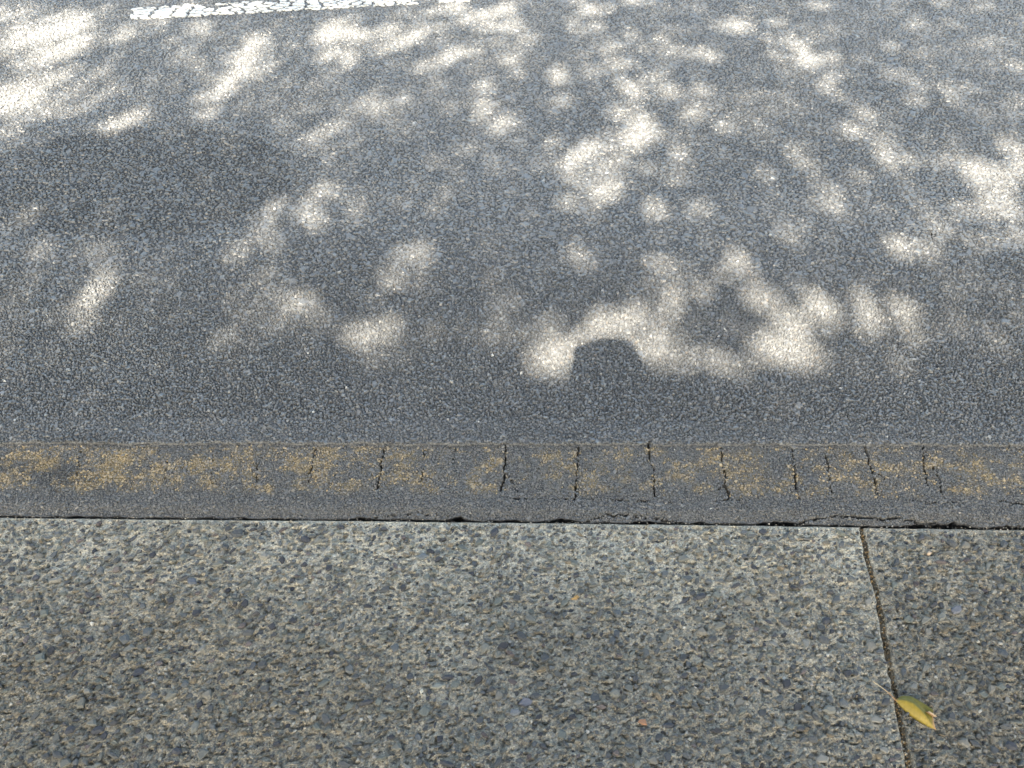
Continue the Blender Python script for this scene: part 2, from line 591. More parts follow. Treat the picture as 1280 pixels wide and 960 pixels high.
def joint_x(y):
    w = np.interp(y, jy[::-1], jx[::-1]) if np.ndim(y) == 0 else np.interp(y, jy[::-1], jx[::-1])
    lin = jfit[0] * y + jfit[1]
    return np.where((y < jy.min()) | (y > jy.max()), lin, w)


JW = 0.0047        # half width of the joint
R_DROP = 0.002     # the right slab sits a touch lower


def slab_z(x, y):
    z = 0.0022 * (fbm(x * 5, y * 5, 81, 3) - .5) + 0.0034 * (fbm(x * 60, y * 75, 82, 3) - .5) + 0.0034 * (vnoise(x * 190, y * 210, 83) - .5) - 0.0050 * sstep(.62, .85, vnoise(x * 120, y * 190, 85))
    return z


def slab_dirt_shade(x, y, right):
    """Grime and wear: cleaner by the road and left of the joint, brown and mossy patches elsewhere, plus shade painted in away from the road (multiplier, brown)."""
    f = fbm(x * 2.6, y * 3.4, 91, 4)
    g = fbm(x * 9, y * 9, 92, 3)
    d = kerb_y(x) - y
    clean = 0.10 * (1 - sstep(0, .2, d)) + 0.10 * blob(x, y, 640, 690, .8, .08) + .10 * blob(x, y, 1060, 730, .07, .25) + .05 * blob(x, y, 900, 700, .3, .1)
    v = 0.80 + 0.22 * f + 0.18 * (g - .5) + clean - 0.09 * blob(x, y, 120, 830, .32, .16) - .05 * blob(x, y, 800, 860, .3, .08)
    v = v * (1 - .26 * sstep(.02, .5, d))  # painted shade: the slab colour darkens steadily away from the road
    v = np.where(right, v * 0.80, v)
    brown = sstep(.45, .75, fbm(x * 3.1, y * 4.2, 93, 3)) * 0.4 + np.where(right, .25, 0) + .4 * blob(x, y, 150, 850, .4, .15)
    return v, np.clip(brown, 0, 1)


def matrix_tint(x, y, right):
    v, br = slab_dirt_shade(x, y, right)
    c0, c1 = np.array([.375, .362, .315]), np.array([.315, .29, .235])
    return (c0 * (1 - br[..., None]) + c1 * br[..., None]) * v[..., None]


footpath = link('footpath', mesh_from('footpath', [(-60, -6, -.04), (60, -6, -.04), (60, .8, -.04), (-60, .8, -.04)], [[(0, 1, 2, 3)]]), M_soil, kind='structure')


def slab(left):
    vs = np.concatenate([[0, .0008, .002, .004], np.linspace(.007, .64, 205), [.75, .95, 1.3, 1.9, 2.6]])
    if left:
        e = joint_x(np.array([.6]))[0]
        t = np.concatenate([np.linspace(-3.0, -1.45, 45)[:-1], np.linspace(-1.45, e - .008, 640)[:-1], [e - .008, e - .004, e - .002, e - .0008, e]]) - e
    else:
        e = joint_x(np.array([.6]))[0]
        t = np.concatenate([[0, .0008, .002, .004], np.linspace(.008, .85, 230), np.linspace(.85, 2.2, 40)[1:]])
    U, Vv = np.meshgrid(t, vs)
    Y0 = kerb_y(U + e) - Vv
    edge = joint_x(Y0) + (-JW if left else JW) + 0.0025 * (vnoise(Y0 * 70, Y0 * 0, 84 + left) - .5) * 2
    X = edge + U
    Y = kerb_y(X) - Vv - 0.0015 * vnoise(X * 60, X * 0, 86) * (Vv < .003)
    d_edge = np.minimum(np.abs(U), Vv)
    Z = slab_z(X, Y) * sstep(0, .01, d_edge) - 0.0035 * (1 - sstep(0, .005, d_edge)) ** 2 - (0 if left else R_DROP)
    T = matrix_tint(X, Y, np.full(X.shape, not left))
    ar = (1 - sstep(.003, .009, Vv))[..., None]                     # smooth cement arris along the road
    T = T * (1 - ar) + np.array([.40, .38, .33]) * ar * (.9 if left else .8)
    nu, nv = len(t), len(vs)
    P = np.stack([X, Y, Z], -1)
    V = P.reshape(-1, 3)
    T = T.reshape(-1, 3)
    F = [grid_faces(nu, nv)[:, ::-1]]
    side = P[:, -1] if left else P[:, 0]
    i_side = np.arange(nv) * nu + (nu - 1 if left else 0)
    i_front = np.arange(nu)
    off = len(V)
    lo1 = side.copy(); lo1[:, 2] = -.05
    lo2 = P[0].copy(); lo2[:, 2] = -.05
    V = np.concatenate([V, lo1, lo2])
    T = np.concatenate([T, np.tile([[.10, .09, .07]], (nv, 1)), np.tile([[.14, .13, .12]], (nu, 1))])
    a, b = i_side, off + np.arange(nv)
    F.append(np.stack([a[:-1], a[1:], b[1:], b[:-1]], -1))
    a, b = i_front, off + nv + np.arange(nu)
    F.append(np.stack([a[:-1], b[:-1], b[1:], a[1:]], -1))
    return link('concrete_slab', mesh_from('concrete_slab', V, F, T), M_matrix, footpath,
                label='pale slab of exposed stones' if left else 'darker grimy slab right of the joint')


slab_l, slab_r = slab(True), slab(False)

# neighbouring slabs along the path
for x0, x1 in ((-60, -3.03), (3.1, 60)):
    xs = np.linspace(x0, x1, 20)
    yt = kerb_y(xs)
    n = len(xs)
    V = np.concatenate([np.stack([xs, yt, xs * 0 - .002], -1), np.stack([xs, yt - 2.6, xs * 0 - .002], -1), np.stack([xs, yt, xs * 0 - .05], -1)])
    i = np.arange(n - 1)
    link('concrete_slab', mesh_from('concrete_slab', V, [np.stack([i, i + n, i + n + 1, i + 1], -1), np.stack([i, i + 1, i + 1 + 2 * n, i + 2 * n], -1)]), M_far, footpath)

# ---- stones
STONE_PAL = [(.072, .080, .089), (.092, .101, .107), (.112, .124, .118), (.14, .145, .136), (.18, .18, .168), (.050, .055, .066), (.15, .13, .10), (.095, .085, .09)]
STONE_W = [24, 24, 16, 10, 4, 12, 5, 4]
NV = 28


def stone_variant(n, r):
    """Flaky angular chip of unit radius: foot ring, shoulder ring, tilted top ring and centre."""
    ang = np.sort(np.arange(n) * 2 * math.pi / n + r.uniform(-.35, .35, n))
    rad = r.uniform(0.62, 1.18, n)
    ring = np.stack([np.cos(ang) * rad, np.sin(ang) * rad], -1)
    tilt = r.normal(0, .35, 2)
    s1, s2 = 1.0, r.uniform(.58, .78)
    shift = r.normal(0, .08, 2)
    foot = np.concatenate([ring * .80, np.full((n, 1), -.5)], 1)
    sh = np.concatenate([ring * s1, (0.45 + .35 * (ring @ tilt))[:, None]], 1)
    tp = ring * s2 + shift
    top = np.concatenate([tp, (1 + .35 * (tp @ tilt) + r.normal(0, .07, n))[:, None]], 1)
    V = np.concatenate([foot, sh, top])
    i = np.arange(n)
    j = (i + 1) % n
    Q = np.concatenate([np.stack([i, j, n + j, n + i], -1), np.stack([n + i, n + j, 2 * n + j, 2 * n + i], -1)])
    return V, Q, (2 * n + i)[None]


vr = np.random.default_rng(3)
variants = [stone_variant(int(vr.integers(4, 8)), vr) for _ in range(NV)]

# dart throwing with a hash grid, big stones first
cell = 0.02
table = {}
stones = []


def try_stone(x, y, r):
    ci, cj = int(x // cell), int(y // cell)
    for a in (-1, 0, 1):
        for b in (-1, 0, 1):
            for (px, py, pr) in table.get((ci + a, cj + b), ()):
                if (x - px) ** 2 + (y - py) ** 2 < (0.86 * (r + pr)) ** 2:
                    return False
    table.setdefault((ci, cj), []).append((x, y, r))
    return True


sr = np.random.default_rng(12)


def throw(count, r_lo, r_hi, power):
    X = sr.uniform(-1.75, 1.75, count)
    D = sr.uniform(0, .66, count)
    R = r_lo + (r_hi - r_lo) * sr.uniform(0, 1, count) ** power
    Y = kerb_y(X) - D - R - .006
    J = X - joint_x(Y)
    dens = 0.55 + 0.9 * fbm(X * 8, Y * 8, 97, 3)
    u = sr.uniform(0, 1, count)
    ok = (np.abs(J) > JW + R + .001) & in_view(X, Y, .25) & (u < dens)
    for x, y, r, j in zip(X[ok], Y[ok], R[ok], J[ok]):
        if try_stone(x, y, r):
            stones.append((x, y, r, j > 0))


throw(2000, .0078, .0118, 2.2)
throw(15000, .0044, .0078, 1.3)
throw(32000, .0026, .0044, 1.0)
throw(36000, .0016, .0030, 1.0)
print('stones', len(stones))

st = np.array([(s[0], s[1], s[2]) for s in stones])
right = np.array([s[3] for s in stones])
N = len(st)
theta = sr.normal(math.radians(14), .5, N)
aspect = np.where(st[:, 2] > .0045, sr.uniform(.34, .88, N), sr.uniform(.5, 1, N))
sx = st[:, 2] * 1.12
sy = sx * aspect
sz = np.clip(st[:, 2] * sr.uniform(.28, 1.0, N), .0008, .0078)
tint = np.array(STONE_PAL)[sr.choice(len(STONE_PAL), N, p=np.array(STONE_W) / sum(STONE_W))] * sr.uniform(.8, 1.3, (N, 1))
small = st[:, 2] < .0042
tint[small] = tint[small] * .85 + (sr.uniform(0, 1, (small.sum(), 1)) ** 3) * .30 * np.array([1, .96, .86])
dv, db = slab_dirt_shade(st[:, 0], st[:, 1], right)
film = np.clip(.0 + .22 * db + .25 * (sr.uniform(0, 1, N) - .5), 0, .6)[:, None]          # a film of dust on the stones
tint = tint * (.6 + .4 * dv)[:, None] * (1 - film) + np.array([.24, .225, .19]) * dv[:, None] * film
vi = sr.integers(0, NV, N)
zb = slab_z(st[:, 0], st[:, 1]) - np.where(right, R_DROP, 0) + .0006

# a few stones the eye picks out
def nearest(px, py):
    gx, gy = ground(px, py)
    return int(np.argmin((st[:, 0] - gx) ** 2 + (st[:, 1] - gy) ** 2 - 2e-5 * (st[:, 2] > .005)))


special = {}
for px, py, col, ln, wd, th, lab in (
        (720, 747, (.34, .22, .10), .0105, .0065, 10, 'orange brown stone'),
        (803, 903, (.30, .17, .11), .0085, .0075, -20, 'rusty brown stone'),
        (855, 751, (.07, .075, .085), .0185, .0045, 33, 'long dark sliver of slate'),
        (527, 865, (.50, .48, .42), .0075, .0040, 70, 'pale cream stone'),
        (526, 697, (.125, .145, .16), .0185, .0085, 8, 'large blue grey stone'),
        (658, 878, (.13, .14, .17), .0140, .0105, 5, 'large smooth slate blue stone'),
        (548, 858, (.22, .23, .21), .0170, .0075, 12, 'large grey green stone'),
        (1161, 692, (.45, .36, .28), .0060, .0050, 5, 'small pinkish stone'),
        (1195, 762, (.13, .14, .165), .0150, .0085, 38, 'large slanted blue grey stone'),
        (240, 727, (.10, .115, .14), .0125, .0100, -20, 'dark blue grey stone'),
        (645, 891, (.14, .155, .175), .0150, .0070, 12, 'flat blue grey stone'),
        (115, 780, (.55, .53, .49), .0045, .0035, 30, 'tiny white stone')):
    k = nearest(px, py)
    gx, gy = ground(px, py)
    st[k, 0], st[k, 1] = gx, gy
    sx[k], sy[k], theta[k] = ln, wd, math.radians(th)
    sz[k] = .0055
    tint[k] = col
    # clear what it now covers
    ds = np.hypot(st[:, 0] - gx, st[:, 1] - gy)
    hide = (ds < ln * .8 + st[:, 2] * .5)
    hide[k] = False
    st[hide, 2] = 0
    special[k] = lab
alive = st[:, 2] > 0

# which show largest
px_, py_ = to_px(st[:, 0], st[:, 1])
seen = (px_ > 0) & (px_ < 1280) & (py_ > 640) & (py_ < 960) & alive
depth = st[:, 1] * cp + CAM_H * sp
score = np.where(seen, sx * sy / depth ** 2, 0)
order = np.argsort(-score)
own = set(order[:288].tolist()) | set(special)
var_mesh = []                                    # shared by the stones shown singly
for v in range(NV):
    V, Q, cap = variants[v]
    c = np.array(STONE_PAL)[v % 6] * (0.85 + .35 * ((v * 37) % 11) / 11)
    var_mesh.append(mesh_from('stone', V, [Q, cap], np.tile(c, (len(V), 1))))
for k in sorted(own):
    v = int(vi[k])
    if k in special:
        V, Q, cap = variants[v]
        me = mesh_from('stone', V, [Q, cap], np.tile(tint[k], (len(V), 1)))
    else:
        me = var_mesh[v]
    o = link('stone', me, M_stone, slab_r if right[k] else slab_l)
    o.location = (st[k, 0], st[k, 1], zb[k])
    o.rotation_euler = (0, 0, theta[k])
    o.scale = (sx[k], sy[k], sz[k])
    if k in special:
        o['label'] = special[k]

for side, par in ((False, slab_l), (True, slab_r)):
    Vs, Qs, caps, Ts, off = [], [], {}, [], 0
    for v in range(NV):
        ids = np.array([k for k in np.where((vi == v) & (right == side) & alive)[0] if k not in own])
        if not len(ids):
            continue
        V0, Q0, cap0 = variants[v]
        n = cap0.shape[1]
        big = st[ids, 2] > .0030
        for sel, keep in ((ids[big], True), (ids[~big], False)):
            if not len(sel):
                continue
            A = V0 if keep else V0[n:]                         # the smallest: shoulder and top only
            if not keep:
                A = A.copy(); A[:n, 2] = -.5
            c, s = np.cos(theta[sel])[:, None], np.sin(theta[sel])[:, None]
            lx, ly = A[None, :, 0] * sx[sel, None], A[None, :, 1] * sy[sel, None]
            P = np.stack([st[sel, 0, None] + lx * c - ly * s, st[sel, 1, None] + lx * s + ly * c, zb[sel, None] + A[None, :, 2] * sz[sel, None]], -1)
            m = A.shape[0]
            o = off + np.arange(len(sel))[:, None, None] * m
            if keep:
                Qs.append((Q0[None] + o).reshape(-1, 4))
                caps.setdefault(n, []).append((cap0[None] + o).reshape(-1, n))
            else:
                Qs.append((Q0[n:][None] - n + o).reshape(-1, 4))
                caps.setdefault(n, []).append((cap0[None] - n + o).reshape(-1, n))
            Vs.append(P.reshape(-1, 3))
            Ts.append(np.repeat(tint[sel], m, 0))
            off += len(sel) * m
    link('small_stones', mesh_from('small_stones', np.concatenate(Vs), [np.concatenate(Qs)] + [np.concatenate(c) for c in caps.values()], np.concatenate(Ts)), M_stone, par, kind='stuff')

# ---- dirt packed in the joint, with crumbs of dead leaf
ys = np.linspace(.82, .1, 260)
Vd, Td = [], []
for i, y in enumerate(ys):
    c = float(joint_x(np.array([y]))[0])
    for q in (-1.3, -.5, .3, 1.3):
        Vd.append((c + q * JW, y, -.0055 + .005 * (vnoise(np.array(y * 90.), np.array(q * 3.), 88) - .5)))
        d = .05 + .07 * float(vnoise(np.array(y * 60.), np.array(q * 2.), 89))
        Td.append((d, d * .88, d * .68))
Vd, Td = np.array(Vd), np.array(Td)
x = rng.uniform(-1, 1, 420) * JW
y = rng.uniform(.25, .82, 420)
crumb = pick([(.07, .06, .045), (.16, .11, .06), (.25, .17, .09), (.2, .19, .16), (.4, .34, .24)], [40, 22, 10, 20, 3], 420)
V2, F2, T2 = chips(joint_x(y) + x, y, np.full(420, -.0055), rng.uniform(.0012, .003, 420), rng.uniform(.001, .0055, 420), crumb, 5, True)
F1 = grid_faces(4, len(ys))[:, ::-1]
link('joint_dirt', mesh_from('joint_dirt', np.concatenate([Vd, V2]), [F1] + [f + len(Vd) for f in F2], np.concatenate([Td, T2])), M_dirt, footpath, kind='stuff')

# ---- loose grit caught along the broken lip
x = rng.uniform(-1.7, 1.7, 700)
y = kerb_y(x) - np.abs(rng.normal(0, .006, 700)) + .004
V2, F2, T2 = chips(x, y, np.full(700, -.0005), rng.uniform(.0008, .0022, 700), rng.uniform(.0006, .002, 700), pick([(.07, .07, .07), (.2, .18, .15), (.35, .33, .29)], [5, 4, 2], 700), 5, False)
link('loose_grit', mesh_from('loose_grit', V2, F2, T2), M_chip, None, kind='stuff', label='fine grit along the broken asphalt edge')

# ------------------------------------------------------------------ white road line: flakes of paint parted by cracks
wl_lo = [ground(px, py, Z_ROAD) for px, py in ((152, 26.5), (240, 22.0), (330, 17), (430, 11), (500, 7.5), (600, 1.5), (700, -4))]
wl_hi = [ground(px, py, Z_ROAD) for px, py in ((168, 12), (240, 7.5), (330, 1), (430, -5), (500, -9), (600, -15), (700, -21))]
a0, a1 = np.array(wl_lo[0]), np.array(wl_lo[-1])
ax = (a1 - a0) / np.linalg.norm(a1 - a0)
nx = np.array([-ax[1], ax[0]])
L = float(np.linalg.norm(a1 - a0)) + .3
Wd = float(np.mean([np.dot(np.array(h) - np.array(l), nx) for l, h in zip(wl_lo, wl_hi)]))
print('white line', L, Wd)
white_line = bpy.data.objects.new('white_line', None)
C.objects.link(white_line)
white_line.location = (a0[0], a0[1], 0)
white_line['kind'] = 'structure'
white_line['label'] = 'cracked white painted line along the far side of the road'


def clip_poly(poly, p, n):
    out = []
    for i in range(len(poly)):
        a, b = poly[i], poly[(i + 1) % len(poly)]
        da, db = (a - p) @ n, (b - p) @ n
        if da <= 0:
            out.append(a)
        if da * db < 0:
            out.append(a + (b - a) * (da / (da - db)))
    return out


wr = np.random.default_rng(5)
seeds = []
for row, (c, sgap) in enumerate(((.11, .05), (.31, .07), (.52, .065), (.72, .07), (.90, .055))):
    u = -.02
    while u < L + .05:
        seeds.append(np.array([u, (c + wr.uniform(-.07, .07)) * Wd]))
        u += sgap * wr.uniform(.55, 1.5)
seeds = np.array(seeds)
SC = np.array([0.55, 1.0])                       # cells run long along the line
for i, s in enumerate(seeds):
    box = [np.array(p) for p in ((s[0] - .2, 0), (s[0] + .2, 0), (s[0] + .2, Wd), (s[0] - .2, Wd))]
    poly = box
    for j in np.argsort(((seeds - s) ** 2).sum(1))[1:14]:
        d = (seeds[j] - s) * SC * SC
        poly = clip_poly(poly, (s + seeds[j]) / 2, d / np.linalg.norm(d))
        if len(poly) < 3:
            break
    if len(poly) < 3:
        continue
    poly = np.array(poly)
    poly[:, 0] = np.clip(poly[:, 0], 0.0 + .10 * (1 - np.clip(poly[:, 1] / Wd, 0, 1)) * 0 + .03 * wr.uniform(0, 1), L)
    cen = poly.mean(0)
    # subdivide and roughen the outline, pull it back from its neighbours
    pts = []
    for a, b in zip(poly, np.roll(poly, -1, 0)):
        m = max(1, int(np.linalg.norm(b - a) / .014))
        for k in range(m):
            pts.append(a + (b - a) * k / m)
    pts = np.array(pts)
    dirs = cen - pts
    ln = np.linalg.norm(dirs, axis=1, keepdims=True) + 1e-6
    gap = .0050 + .0055 * vnoise(pts[:, 0] * 30 + i, pts[:, 1] * 40, 7)[:, None]
    pts = pts + dirs / ln * np.minimum(gap, ln * .5) + wr.normal(0, .0022, pts.shape) - np.stack([pts[:, 0] * 0, np.where(pts[:, 1] < .004, -1, np.where(pts[:, 1] > Wd - .004, 1, 0)) * wr.uniform(0, .012, len(pts)) ** 1.0], -1)
    if len(pts) < 3 or np.ptp(pts[:, 0]) < .012 or wr.uniform() < .05 + .5 * sstep(.95, 1.4, cen[0]) + .04 * (abs(cen[1] / Wd - .5) > .35):
        continue
    n = len(pts)
    w = a0 + pts[:, :1] * ax + pts[:, 1:] * nx
    c0 = w.mean(0)
    zt = Z_ROAD + .0035
    foot = np.concatenate([w - c0, np.full((n, 1), -.006)], 1)
    top = np.concatenate([(w - c0) * .985, np.full((n, 1), 0.0)], 1)
    k = np.arange(n)
    V = np.concatenate([foot, top])
    me = mesh_from('paint_flake', V, [np.stack([k, (k + 1) % n, n + (k + 1) % n, n + k], -1), (n + k)[None]])
    o = link('paint_flake', me, M_paint, white_line)
    o.location = (c0[0] - a0[0], c0[1] - a0[1], zt + wr.uniform(-.0005, .0005))

# ------------------------------------------------------------------ the fallen leaf
def vc_mat(name, rough):
    m = mat_tint(name, rough, .4, 120, .85, 1.15)
    p = m.node_tree.nodes['Principled BSDF']
    p.inputs['Transmission Weight'].default_value = 0.0
    return m


M_leaf = vc_mat('yellow_leaf', .5)


def fallen_leaf():
    zl = .004
    base = np.array([*ground(1119, 875, zl)])
    mid = [(1119, 875), (1131, 874.5), (1141, 878), (1150.5, 886.5), (1158, 895), (1163, 903), (1170, 912)]       # fold between the halves
    low = [(1119, 875), (1126.5, 884.5), (1136, 893.5), (1145, 900), (1153, 904.5), (1161, 909), (1170, 912)]       # front margin
    top = [(1119, 875), (1127, 869.5), (1138, 870), (1149, 875.5), (1160, 882.5), (1167, 887.5), (1165, 895)]     # back margin
    zm, zlo, zhi = [.004, .012, .016, .016, .013, .010, .004], [.004, .003, .002, .002, .002, .002, .003], [.004, .008, .010, .011, .012, .014, .012]

    def dens(pts, zs, n=25):
        t = np.linspace(0, 1, len(pts))
        u = np.linspace(0, 1, n)
        px, py, z = np.interp(u, t, [p[0] for p in pts]), np.interp(u, t, [p[1] for p in pts]), np.interp(u, t, zs)
        for _ in range(1):
            for q in (px, py, z):
                q[1:-1] = (q[:-2] + 2 * q[1:-1] + q[2:]) / 4
        gx, gy = ground(px, py, z)
        return np.stack([gx, gy, z], -1)

    A, B, D = dens(mid, zm), dens(low, zlo), dens(top, zhi)
    root = bpy.data.objects.new('fallen_leaf', None)
    C.objects.link(root)
    root.location = (base[0], base[1], 0)
    root['label'] = 'yellow folded fallen leaf lying across the joint of the footpath slabs'
    root['category'] = 'leaf'
    org = np.array([base[0], base[1], 0])
    nA = len(A)
    for name, E, c0, c1, bow in (('leaf_half', B, (.235, .175, .025), (.225, .172, .034), .0035), ('leaf_half', D, (.155, .128, .018), (.125, .115, .022), -.003)):
        rows = 7
        V, T = [], []
        for i in range(rows):
            s = i / (rows - 1)
            P = A * (1 - s) + E * s
            P = P + np.array([0, 0, 1]) * (bow * math.sin(s * math.pi)) * np.sin(np.linspace(0, 1, nA) * math.pi)[:, None]
            V.append(P - org)
            col = np.array(c0) * (1 - s) + np.array(c1) * s
            cc = np.tile(col, (nA, 1))
            vein = 1 + .10 * np.sin(np.linspace(0, 1, nA) * 60 + s * 6)[:, None]
            cc = cc * vein
            tipw = sstep(.86, .97, np.linspace(0, 1, nA) + (.05 * s if E is D else -.02))[:, None]
            cc = cc * (1 - tipw) + np.array([.30, .19, .10]) * tipw
            stw = (1 - sstep(.0, .07, np.linspace(0, 1, nA)))[:, None]
            cc = cc * (1 - stw) + np.array([.40, .22, .10]) * stw
            if s > .93 and E is B:
                cc = cc * .55
            T.append(cc)
        F = grid_faces(nA, rows)
        o = link(name, mesh_from(name, np.concatenate(V), [F], np.concatenate(T), True), M_leaf, root)
        o['label'] = 'bright yellow front half' if E is B else 'olive back half with a torn brown tip'
        md = o.modifiers.new('thick', 'SOLIDIFY')
        md.thickness = .0005
    # curl of dry tip
    u = np.linspace(0, 1, 9)
    tipc = np.array([*ground(1164, 893, .012), .012]) - org
    V, T = [], []
    for i in range(5):
        for q in u:
            ang = q * 4.2
            V.append(tipc + np.array([.004 * (i - 2) * .6 + .0035 * math.cos(ang), -.0022 * (i - 2) + .001 * math.sin(q * 9), .0035 * math.sin(ang)]))
            T.append((.46, .33, .19) if q < .5 else (.22, .12, .06))
    o = link('curled_tip', mesh_from('curled_tip', np.array(V), [grid_faces(9, 5)], np.array(T), True), M_leaf, root)
    o.modifiers.new('thick', 'SOLIDIFY').thickness = .0005
    # petiole
    pp = [(1119, 875, .006), (1113, 868, .009), (1107, 863, .009), (1099, 857, .008), (1092, 852.5, .007)]
    ring, V, T = 6, [], []
    for i, (px, py, z) in enumerate(pp):
        gx, gy = ground(px, py, z)
        r = (.0013, .0010, .0008, .0007, .0008)[i]
        for k in range(ring):
            a = k * 2 * math.pi / ring
            V.append((gx - org[0] + r * math.cos(a) * .7, gy - org[1] + r * math.cos(a) * .7, z + r * math.sin(a)))
            T.append([(.30, .17, .09), (.30, .18, .10), (.40, .30, .17), (.5, .42, .28), (.45, .36, .22)][i])
    F = [[i * ring + k, i * ring + (k + 1) % ring, (i + 1) * ring + (k + 1) % ring, (i + 1) * ring + k] for i in range(len(pp) - 1) for k in range(ring)]
    link('leaf_stalk', mesh_from('leaf_stalk', np.array(V), [F], np.array(T), True), M_leaf, root)


fallen_leaf()

